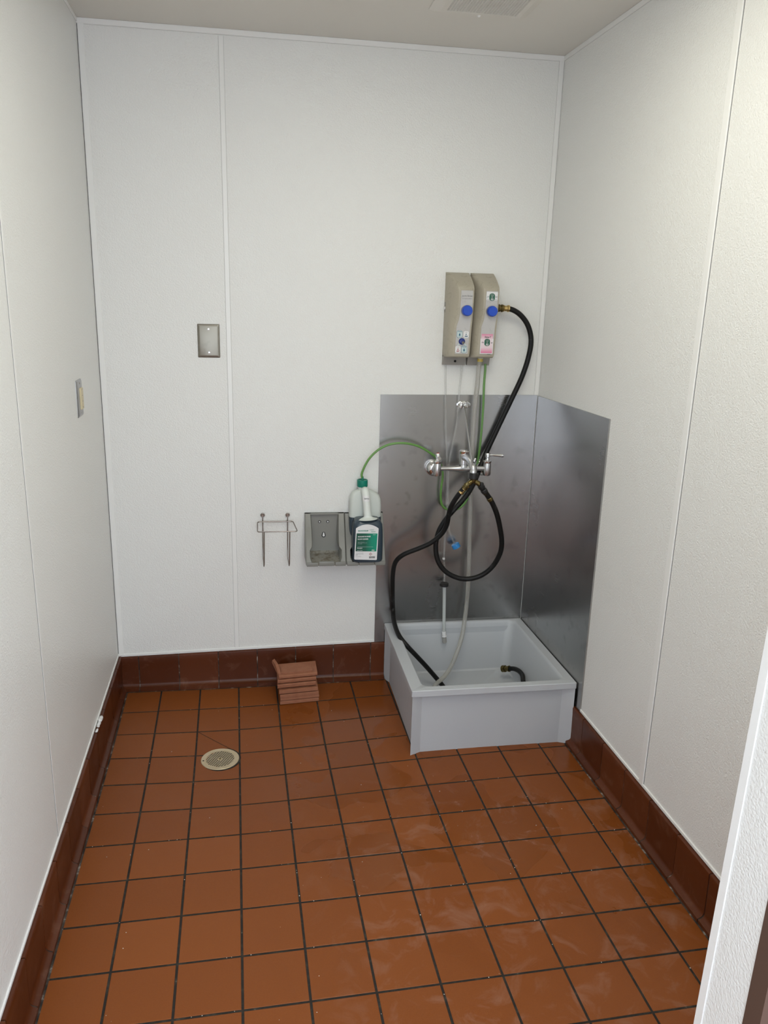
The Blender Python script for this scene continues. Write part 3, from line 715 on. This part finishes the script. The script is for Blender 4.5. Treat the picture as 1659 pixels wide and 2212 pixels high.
# ------------------------------------------------------------------ dispensers
def dispenser(x0, name, label, kind):
    T = thing('chemical_dispenser', (x0+.045, 0, 1.33), label, 'dispenser', 'beige wall chemical dispensers')
    bm = BM()
    #        z      depth  side   front-left   right  backx
    rows = [(1.6775, .004, .002, .004, .0885), (1.6765, .010, .004, .010, .0895), (1.664, .038, .010, .016, .090), (1.6450, .070, .018, .023, .090), (1.6290, .092, .026, .028, .090), (1.6200, .0985, .030, .0300, .090), (1.600, .100, .036, .031, .090),
            (1.5600, .100, .045, .031, .0895), (1.5300, .100, .052, .0300, .089), (1.5050, .0995, .058, .0265, .0885), (1.4850, .0985, .066, .0205, .0875), (1.4600, .0975, .070, .0190, .087), (1.4100, .0965, .072, .0185, .086), (1.3800, .0955, .072, .0180, .085), (1.3700, .0925, .070, .0190, .084), (1.3655, .086, .066, .022, .082)]
    rings = []
    for z, D, sd, fl_, rx in rows:
        e = .004
        rings.append([V((x0+a, -b, z)) for a, b in ((0, 0), (0, sd*.5), (.0005, sd), (max(.001, fl_*.5), sd+(D-sd)*.62), (max(.002, fl_-.0035), D-e*.9 if D > .02 else D*.8), (fl_, D-.0006 if D > .02 else D*.95), (fl_+.004, D), (rx-.005, D), (rx-.001, D-.0012 if D > .02 else D*.95), (rx, D-.006 if D > .02 else D*.8), (rx, D*.5), (rx, 0))])
    loft(bm, rings, cap0=True, cap1=True)
    obj('housing', bm, M_house, T, ang=32)
    bm = BM()
    loft(bm, [[V((x0+a, -b, z)) for a, b in ((0, 0), (0, d_), (.089, d_), (.089, 0))] for z, d_ in ((1.332, .018), (1.368, .030))], cap0=True, cap1=True)
    obj('base_plate', bm, M_housedk, T, smooth=False)
    # face plate following the front
    yy = lambda z: .1003 if z > 1.53 else .1003-(1.53-z)*.0295
    L_ = [(.0385, 1.6120), (.0382, 1.53), (.0345, 1.505), (.0270, 1.482), (.0262, 1.380)]
    R_ = [(.0835, 1.6120), (.0835, 1.53), (.0815, 1.505), (.0795, 1.482), (.0765, 1.380)]
    bm = BM()
    rings = [[V((x0+a, -yy(z), z)), V((x0+a, -yy(z)-.0009, z)), V((x0+b, -yy(z)-.0009, z)), V((x0+b, -yy(z), z))] for (a, z), (b, _) in zip(L_, R_)]
    loft(bm, rings, cap0=True, cap1=True); fp = obj('face_plate', bm, M_facia, T, smooth=False)
    kx = x0+.0625; kz = 1.5395
    bm = BM(); lathe(bm, (kx-.004, -.098, kz), (0, -1, 0), [(0, .0185), (.010, .0185), (.012, .0165)], 28); obj('knob_collar', bm, M_house, T)
    bm = BM(); lathe(bm, (kx-.002, -.110, kz), (0, -1, 0), [(0, .0190), (.016, .0190), (.0185, .0172)], 9, rot=.3); lathe(bm, (kx-.002, -.110, kz), (0, -1, 0), [(0, .0200), (.008, .0200), (.014, .0188), (.016, .0180)], 28); obj('knob', bm, M_blue, T, ang=30)
    def fl2(nm, cx_, cz, w_, h_, r_, m, o, par=fp):
        bm = BM(); y = yy(cz)+.0009+o
        prism(bm, [V((x0+a, -y, b)) for a, b in rrect(cx_, cz, w_, h_, r_)], (0, -.0004, 0)); return obj(nm, bm, m, par, smooth=False)
    def tx(s, cx_, cz, size, m, o=.0010, **k): return text('lettering', s, size, (x0+cx_, -(yy(cz)+.0009+o), cz), m, fp, **k)
    fl2('brand_panel', .0610, 1.5945, .0430, .030, .003, M_white if kind == 2 else M_facia, .0001)
    tx('pure force', .0608, 1.5925, .0105, M_print, shear=.35, xs=.88)
    tx('commercial solutions', .0608, 1.5830, .0044, M_print)
    if kind == 1:
        for s_ in ((-1, 1), (1, 1), (-1, -1), (1, -1)):
            bm = BM(); cx_, cz = .0515, 1.4275
            a = V((x0+cx_, -(yy(cz)+.0011), cz)); b = a+V((s_[0]*.017, 0, s_[1]*.017)); n_ = V((-s_[1]*s_[0]*.0012, 0, .0012))
            prism(bm, [a-n_, b-n_, b+n_, a+n_], (0, -.0003, 0)); obj('pointer_line', bm, M_palet, fp, smooth=False)
        B4 = [(.0405, 1.4530, M_palet, 'WATER', M_teal), (.0655, 1.4520, M_white, 'E28', M_teal), (.0370, 1.3965, M_white, 'E27', M_red), (.0610, 1.3965, M_palet, 'WATER', M_teal)]
        for cx_, cz, m, s, c_ in B4:
            fl2('badge_border', cx_, cz, .0222, .0275, .007, M_teal if m is M_palet else M_facia, .0003); fl2('badge', cx_, cz, .0205, .0258, .0065, m, .0008)
            if s == 'WATER':
                bm = BM(); y = yy(cz)+.0022
                prism(bm, [V((x0+cx_+a, -y, cz-.001+b)) for a, b in [(.0032*math.cos(q), -.002+.0032*math.sin(q)) for q in [math.radians(v) for v in range(150, 391, 20)]]+[(0, .0062)]], (0, -.0003, 0)); obj('droplet_mark', bm, M_teal, fp, smooth=False)
                tx(s, cx_, cz+.0092, .0042, c_, o=.0016, bold=.0001); tx('rinse', cx_, cz-.0082, .0040, c_, o=.0016)
            else:
                tx('multi', cx_, cz+.0085, .0040, M_print, o=.0016); tx(s, cx_, cz-.0068, .0072, c_, o=.0016, bold=.0003, shear=.2)
                bm = BM(); y = yy(cz)+.0022
                prism(bm, [V((x0+cx_+a, -y, cz+b)) for a, b in ((-.003, -.001), (.003, -.001), (.001, .002), (0, .005), (-.001, .002))], (0, -.0003, 0)); obj('spray_mark', bm, c_, fp, smooth=False)
        bm = BM(); lathe(bm, (x0+.0505, -.0955, 1.4265), (0, -1, 0), [(0, .0125), (.006, .0120), (.010, .0085), (.011, .004)], 28); bt = obj('selector_button', bm, M_navy, T)
        bm = BM(); lathe(bm, (x0+.0535, -.1040, 1.4225), (0, -1, -.1), [(0, .0055), (.006, .0048), (.006, .003)], 8); obj('pointer_tip', bm, M_grime, bt)
        bm = BM(); lathe(bm, (x0+.047, -.0200, 1.3470), (0, -1, 0), [(0, .0045), (.0062, .0045)], 16); obj('screw_hole', bm, M_black, T)
        bm = BM(); box(bm, (x0-.0005, -.022, 1.530), (x0+.010, -.004, 1.568)); lathe(bm, (x0-.0012, -.013, 1.545), (1, 0, 0), [(0, .007), (.0015, .007)], 14); obj('side_notch', bm, M_grime, T)
        bm = BM(); lathe(bm, (x0-.004, -.014, 1.546), (1, 0, 0), [(0, .004), (.003, .0065), (.006, .0065)], 14); obj('side_plug', bm, M_white, T)
    else:
        fl2('badge', .0610, 1.5905, .0215, .0270, .009, M_bgreen, .0010)
        for i, s in enumerate(('FLOOR', 'CLEAN', 'NO', 'RINSE')): tx(s, .0610, 1.5995-.0042*i, .0036, M_white, o=.0018)
        tx('F23', .0610, 1.5815, .0070, M_white, o=.0018, bold=.0003, shear=.2)
        fl2('badge', .0520, 1.4180, .0500, .0730, .002, M_white, .0002)
        fl2('pink_sticker', .0520, 1.4200, .0450, .0710, .0012, M_pink, .0007)
        tx('Force F', .0530, 1.4440, .0088, M_print, o=.0014, bold=.0002, shear=.25, xs=.85); tx('Kit', .0355, 1.4240, .0068, M_print, o=.0014, bold=.0002, shear=.2); tx('up', .0705, 1.4240, .0068, M_print, o=.0014, bold=.0002, shear=.2)
        fl2('badge', .0530, 1.4245, .0215, .0270, .009, M_bgreen, .0016)
        for i, s in enumerate(('FLOOR', 'CLEAN', 'NO', 'RINSE')): tx(s, .0530, 1.4335-.0042*i, .0036, M_white, o=.0024)
        tx('F23', .0530, 1.4155, .0070, M_white, o=.0024, bold=.0003, shear=.2)
        tx('1:128', .0385, 1.4050, .0060, M_pinkp, o=.0014); tx('4:128', .0650, 1.4050, .0060, M_pinkp, o=.0014); tx('F 23', .0660, 1.3875, .0050, M_pinkp, o=.0014)
        tx('no. 1', .0340, 1.3808, .0030, M_print, o=.0014); tx('0000000', .0620, 1.3808, .0036, M_print, o=.0014, bold=.0002)
        bm = BM(); lathe(bm, (x0+.045, -.045, 1.368), (0, 0, -1), [(0, .0115), (.008, .0115)], 20); obj('outlet', bm, M_thick, T)
        bm = BM(); lathe(bm, (x0+.045, -.045, 1.361), (0, 0, -1), [(0, .0110), (.013, .0110)], 20); obj('outlet_fitting', bm, M_yell, T)
    return T
dispenser(1.1210, 'a', 'left beige chemical dispenser with a blue knob and four round symbols', 1)
dispenser(1.2175, 'b', 'right beige chemical dispenser with a pink label and black hose inlet', 2)

# ------------------------------------------------------------------ faucet
FO = .085
pL, pR = at(944.5, 1017, FO), at(1051.5, 1015, FO)
zp = (at(956, 1012, FO).z+at(1047, 1012, FO).z)/2; pL.z = pR.z = zp; pM = V(((pL.x+pR.x)/2+.006, -FO, zp)); pM.x = at(1002, 990, FO).x
T = thing('faucet', (pM.x, 0, zp), 'chrome two-handle service sink faucet on the steel splash sheet', 'faucet')
bm = BM()
xs_ = [pL.x, pL.x+.03, pM.x-.035, pM.x-.015, pM.x+.015, pM.x+.035, pR.x-.03, pR.x]
rs_ = [.0095, .0095, .0105, .015, .015, .0105, .0095, .0095]
loft(bm, [[V((x, -FO+r_*math.cos(a), zp+r_*math.sin(a))) for a in [2*math.pi*i/24 for i in range(24)]] for x, r_ in zip(xs_, rs_)], cap0=True, cap1=True)
for p in (pL, pR):
    lathe(bm, p+V((0, 0, -.030)), (0, 0, 1), [(0, .008), (.002, .0135), (.007, .0155), (.045, .0155), (.052, .0135), (.053, .011)], 28)
    rod(bm, p+V((0, .002, -.012)), (p.x, -.010, p.z-.012), .0135, .0155, 24)
lathe(bm, pM+V((0, 0, .006)), (0, 0, 1), [(0, .0175), (.008, .0150), (.011, .0150), (.013, .0190), (.055, .0190), (.057, .017)], 28)
obj('body', bm, M_satin, T, ang=40)
for p, nm in ((pL, 'l'), (pR, 'r')):
    bm = BM(); lathe(bm, (p.x, -.0055, p.z-.012), (0, -1, 0), [(0, .0295), (.006, .0315), (.014, .0318), (.022, .0300), (.029, .0260), (.035, .0190), (.037, .013)], 40); obj('wall_flange', bm, M_chrome, T, ang=50)
    bm = BM(); lathe(bm, p+V((0, 0, .022)), (0, 0, 1), [(0, .0145), (.004, .0165), (.009, .0165), (.011, .009), (.017, .0065), (.022, .0065)], 6 if False else 24); obj('bonnet', bm, M_chrome, T, ang=30)
# handles
hb = pL+V((0, 0, .044))
bm = BM(); lathe(bm, hb, (0, 0, 1), [(0, .006), (.002, .0095), (.016, .0095), (.018, .0085)], 20)
loft(bm, [[V((hb.x-.004-.004*s+dx, hb.y-.010-.052*s, hb.z+.008+dz)) for dx, dz in ((-.0055-.001*s, -.004), (.0055+.001*s, -.004), (.0055+.001*s, .004), (-.0055-.001*s, .004))] for s in (0, .3, .7, .95, 1)], cap0=True, cap1=True)
h1 = obj('handle', bm, M_chrome, T, ang=40)
bm = BM(); lathe(bm, hb+V((0, 0, .018)), (0, 0, 1), [(0, .0065), (.0012, .006)], 16); rd = obj('hot_mark', bm, M_red, h1)
hb = pR+V((0, 0, .044))
bm = BM(); lathe(bm, hb, (0, 0, 1), [(0, .006), (.002, .0095), (.016, .0095), (.018, .0085)], 20)
lathe(bm, hb+V((.007, 0, .011)), (1, -.06, -.06), [(0, .0048), (.012, .0042), (.020, .0048), (.044, .0068), (.054, .0072), (.057, .0058)], 20)
obj('handle', bm, M_chrome, T, ang=40)
bm = BM(); lathe(bm, pM+V((0, 0, .060)), (0, 0, 1), [(0, .0180), (.002, .0215), (.010, .0225), (.012, .0205)], 8); lathe(bm, pM+V((0, 0, .070)), (0, 0, 1), [(0, .017), (.005, .015), (.007, .005)], 20); obj('vacuum_breaker', bm, M_chrome, T, ang=20)
SE = at(1023, 1013, .235)            # spout end
bm = BM()
tube(bm, [at(1002.5, 989, .088), at(1006, 989, .115), at(1011, 992, .160), at(1016.5, 998.5, .200), at(1020.5, 1006, .226), at(1022.5, 1012, .235), SE+V((0, 0, -.004))], .0130, 20, k=6)
lathe(bm, SE+V((0, 0, .006)), (0, 0, -1), [(0, .0125), (.008, .0125), (.009, .0135), (.020, .0135)], 24)
lathe(bm, SE+V((.004, .012, .026)), (.4, 0, 1), [(0, .005), (.012, .0045), (.014, .003)], 14)
obj('spout', bm, M_satin, T, ang=50)
bk = at(1001.5, 874.5, .008)
top = at(1019.5, 997, .212)
bm = BM(); lathe(bm, top+V((0, 0, -.014)), (0, 0, 1), [(0, .0065), (.016, .0065), (.018, .004)], 14); rod(bm, top+V((0, 0, .0)), V((bk.x, -.020, bk.z-.004)), .0036, n=12); tube(bm, [V((bk.x, -.020, bk.z-.004)), V((bk.x, -.017, bk.z+.003)), V((bk.x, -.010, bk.z+.004))], .0036, 12)
obj('brace_rod', bm, M_satin, T)
bm = BM(); E_ = lambda a_, b_, y: [V((bk.x+a_*math.cos(q), -y, bk.z+b_*math.sin(q))) for q in [2*math.pi*i/36 for i in range(36)]]
loft(bm, [E_(.0285, .0150, .0052), E_(.0285, .0150, .0080), E_(.026, .013, .0092)], cap1=True)
box(bm, (bk.x-.0125, -.013, bk.z-.0115), (bk.x-.004, -.009, bk.z+.0115), .0015); box(bm, (bk.x+.004, -.013, bk.z-.0115), (bk.x+.0125, -.009, bk.z+.0115), .0015); box(bm, (bk.x-.0125, -.0135, bk.z+.004), (bk.x+.0125, -.009, bk.z+.0115), .0015)
br = obj('brace_bracket', bm, M_chrome, T, ang=30)
for s in (-1, 1):
    bm = BM(); lathe(bm, (bk.x+s*.0205, -.0088, bk.z), (0, -1, 0), [(0, .0042), (.0015, .0035)], 14); obj('screw', bm, M_grime, br)

# ------------------------------------------------------------------ hose splitter
T = thing('hose_splitter', SE+V((0, 0, -.02)), 'dark two-way hose splitter hanging from the faucet spout', 'hose fitting')
c0 = at(1023, 1029, .235)
bm = BM(); lathe(bm, (c0.x, c0.y, c0.z+.013), (0, 0, -1), [(0, .0155), (.003, .0175), (.020, .0175), (.023, .0155)], 14); obj('swivel_nut', bm, M_rubber, T, ang=20)
j0 = V((c0.x, c0.y, c0.z-.011)); jL = at(1011, 1046, .238); jR = at(1036, 1046, .238)
bm = BM()
lathe(bm, (j0.x, j0.y, j0.z+.002), (0, 0, -1), [(0, .012), (.010, .012), (.016, .007)], 16)
rod(bm, j0+V((0, 0, -.004)), jL, .0085, .0105, 16); rod(bm, j0+V((0, 0, -.004)), jR, .0085, .0105, 16)
obj('body', bm, M_brass, T, ang=40)
for j, s in ((jL, -1), (jR, 1)):
    bm = BM(); lathe(bm, j+V((s*.004, -.006, .002)), (s*.3, -1, .2), [(0, .0075), (.008, .0075), (.010, .006)], 14); box(bm, (j.x-.003+s*.004, j.y-.020, j.z-.010), (j.x+.003+s*.004, j.y-.013, j.z+.008), .001); obj('shutoff_knob', bm, M_rubber if s > 0 else M_brass, T, ang=30)

# ------------------------------------------------------------------ black hoses
def hose_path(L): return [at(*p) for p in L]
A = hose_path([(1036, 1046, .238), (1042, 1055, .238), (1050, 1066, .236), (1062, 1084, .230), (1073.7, 1112, .222), (1081, 1145, .205), (1084, 1172, .19), (1080, 1196, .175), (1063, 1225, .155), (1036, 1245, .140), (1000, 1251, .128), (965, 1237, .120), (946, 1212, .115), (941, 1180, .112), (946, 1152, .112), (957, 1130, .114), (976, 1106, .118), (998, 1082, .118), (1014, 1061, .112), (1026, 1038, .085), (1035, 1015, .062), (1043, 996, .045), (1052, 974, .035), (1066, 944, .030), (1083, 908, .030), (1108, 856, .036), (1128, 813, .044), (1142, 770, .050), (1147.5, 733, .054), (1140, 702, .056), (1124, 680, .056), (1108, 669.5, .056), (1094, 666, .056)])
T = thing('water_hose', A[12], 'black rubber hose looping below the faucet and up to the right dispenser', 'hose', 'black rubber hoses')
bm = BM(); tube(bm, A, .0101, 18, k=6); obj('hose', bm, M_hose, T, ang=70)
def coupling(T, a, b, m=M_brass, m2=M_brass_b, r=.0135):
    a, b = V(a), V(b); d = (b-a).normalized(); L = (b-a).length
    bm = BM(); lathe(bm, a, d, [(0, r*.8), (.002, r), (L*.18, r), (L*.22, r*.86), (L*.28, r*.86), (L*.32, r), (L*.45, r), (L*.47, r*.8)], 12); nut = obj('coupling_nut', bm, m, T, ang=20)
    bm = BM(); lathe(bm, a+d*L*.46, d, [(0, r*.74), (L*.08, r*.9), (L*.12, r*.74), (L*.36, r*.74), (L*.40, r*.9), (L*.54, r*.9)], 24); obj('ferrule', bm, m2, T, ang=20)
e = at(1078, 665.5, .056); coupling(T, e+V((-.006, 0, 0)), e+V((.040, 0, -.001)), r=.0145)
coupling(T, A[0]+(A[1]-A[0])*.2, A[3]+(A[2]-A[3])*.2, M_rubber, M_brass, .0130)
Bp = hose_path([(1011, 1046, .238), (1004, 1053, .236), (995, 1063, .232), (983, 1079, .222), (973.5, 1096, .205), (969, 1113, .190), (965, 1134, .175), (955, 1152, .160), (932, 1172, .145), (901, 1186, .130), (871, 1198, .115), (854, 1214, .100), (848.4, 1241, .088), (847.8, 1277, .075)])
Bp += [atz(848.6, 1315, .318), atz(851.5, 1345, .285), atz(863, 1375, .258), atz(879, 1395, .232), atz(894, 1411, .195), atz(922, 1441.0, .125), atz(943.5, 1466, .070), atz(957, 1482, .052)]
e0 = atz(1130.5, 1474, .100); e1 = atz(1128.5, 1459, .105); e2 = atz(1121, 1449.5, .105); e3 = atz(1110, 1444.5, .100); e4 = atz(1099, 1444.5, .092)
Bp += [V((1.150, -.36, .045)), V((1.175, -.43, .043)), V((1.24, -.49, .043)), V((1.34, -.475, .045)), V((1.415, -.42, .060)), V((e0.x, e0.y-.06, .085)), e0, e1, e2, e3, e4]
T = thing('drain_hose', Bp[13], 'black rubber hose running from the splitter down into the mop sink', 'hose', 'black rubber hoses')
bm = BM(); tube(bm, Bp, .0096, 18, k=6); obj('hose', bm, M_hose, T, ang=70)
coupling(T, at(1010, 1047, .238), at(995, 1065, .232), M_brass, M_brass_b, .0128)
d = (e4-e3).normalized(); coupling(T, e4+d*.034, e4-d*.004, M_brass, M_brass, .0145)

# ------------------------------------------------------------------ tubing
D2 = 1.2175
Dt = [V((D2+.045, -.045, 1.362))]+hose_path([(1033.5, 800, .047), (1031.5, 830, .046), (1027.5, 865, .045), (1023, 921, .043), (1019.5, 975, .040), (1017.5, 1040, .040), (1016.5, 1080, .042), (1015.2, 1125, .044), (1013.5, 1190, .047), (1012.6, 1230, .050), (1010.4, 1277, .054), (1005.5, 1325, .060), (999, 1370, .085), (988, 1407, .13)])+[atz(971, 1446, .098), atz(955, 1466.5, .084), atz(938, 1482, .068), V((1.055, -.40, .050)), V((1.030, -.47, .055))]
bm = BM(); tube(bm, Dt, .0088, 16, k=6)
tag(obj('discharge_tube', bm, M_cloudy, ang=70, origin=Dt[6]), 'thick cloudy plastic tube from the right dispenser down into the sink', 'tube')
G = hose_path([(1048.5, 786, .030), (1048, 800, .030), (1045.5, 831, .028), (1044.4, 865, .026), (1042, 905, .024), (1037.5, 957, .022), (1032, 997, .024), (1024, 1030, .028), (1014, 1066, .030), (1003, 1088, .030), (985, 1101, .030), (966, 1100.5, .030), (955.5, 1092, .030), (952, 1074, .030), (953.5, 1050, .032), (956.5, 1028, .036), (953, 1005, .042), (943, 989, .048), (930, 979, .052), (911, 967, .058), (891, 960, .060), (866, 957, .060), (841, 960, .057), (818, 971, .052), (798, 990, .045), (786.5, 1010, .038), (781, 1026, .0335)])+[V((bx-.0165, -.033, .8860))]
bm = BM(); tube(bm, G, .0047, 12, k=6)
tag(obj('green_tube', bm, M_gtube, ang=70, origin=G[12]), 'thin green tube arching from the bottle cap behind the faucet to the dispenser', 'tube')
C1 = hose_path([(962.5, 786, .016), (962.6, 820, .016), (962.4, 860, .016), (962.5, 921, .018), (965, 977, .020), (966, 1022, .024), (966, 1073, .028), (964, 1120, .032), (961.5, 1155, .036), (959, 1203, .040), (960, 1228, .044), (959.5, 1256, .048)])
T = thing('pickup_tube', C1[9], 'clear thin tube with a black cap and white foot valve hanging into the sink', 'tube')
bm = BM(); tube(bm, C1, .0038, 12, k=5); obj('thin_tube', bm, M_clear, T, ang=70)
p = at(958.8, 1206.5, .040); bm = BM(); lathe(bm, p+V((-.001, 0, .003)), (.1, 0, -1), [(0, .0052), (.006, .0056)], 12); obj('ferrule', bm, M_white, T)
p = at(959.6, 1259, .048); bm = BM(); lathe(bm, p, (0, 0, -1), [(0, .0045), (.0005, .0165), (.002, .0185), (.0125, .0185), (.014, .017)], 32); obj('screw_cap', bm, M_rubber, T, ang=30)
a, b = at(960, 1267, .048), at(958.8, 1366, .060)
bm = BM(); rod(bm, a, b, .0070, n=16); obj('stem_tube', bm, M_thick, T)
d = V((.10, -.06, -1)).normalized()
bm = BM(); lathe(bm, b+V((0, 0, .004)), d, [(0, .0088), (.014, .0088), (.0145, .0075), (.0165, .0075), (.017, .0100), (.0235, .0100)], 18); obj('foot_valve', bm, M_white, T, ang=30)
bm = BM(); lathe(bm, b+d*.0215, d, [(0, .0090), (.022, .0092), (.026, .0070)], 18); obj('strainer', bm, M_cloudy, T)
C2 = hose_path([(997.5, 786, .016), (996, 812, .016), (991.5, 853, .016), (986.5, 915, .018), (978, 960, .020), (970, 1000, .024), (968, 1050, .030), (968.5, 1098, .034), (969, 1135, .038), (974.5, 1158, .042), (982, 1174, .046)])
T = thing('pickup_tube', C2[8], 'clear thin tube ending in a light blue screw cap', 'tube')
bm = BM(); tube(bm, C2, .0038, 12, k=5); obj('thin_tube', bm, M_clear, T, ang=70)
p = at(982.3, 1174.5, .046); bm = BM(); lathe(bm, p, (.50, -.10, -.86), [(0, .0050), (.0006, .0150), (.002, .0168), (.017, .0172), (.019, .0168), (.019, .014), (.006, .013)], 32); obj('screw_cap', bm, M_cyan, T, ang=30)

# ------------------------------------------------------------------ crumbs
bm = BM(); random.seed(21)
for i in range(170):
    if random.random() < .7: c_, r_ = (random.randint(-1, 10), random.uniform(0, 11)) if random.random() < .5 else (random.uniform(-.8, 9.8), random.randint(0, 10))
    else: c_, r_ = random.uniform(-.8, 9.8), random.uniform(0, 11)
    p = gridpt(c_, r_); r0 = random.uniform(.0006, .0014)
    if p.x > .93 and p.y > -.63: continue
    if not (LX(p.y)+.04 < p.x < RX(p.y)-.04): continue
    r = bmesh.ops.create_icosphere(bm, subdivisions=1, radius=r0)
    for v in r['verts']: v.co = V((v.co.x*random.uniform(.7, 1.5)+p.x, v.co.y*random.uniform(.7, 1.4)+p.y, v.co.z*.8+dip(p.x, p.y)+r0*.5))
tag(obj('crumbs', bm, mat('crumb_white', (0.62, 0.56, 0.48, 1), .7)), 'tiny pale crumbs scattered along the grout of the tiled floor', 'debris', kind='stuff')
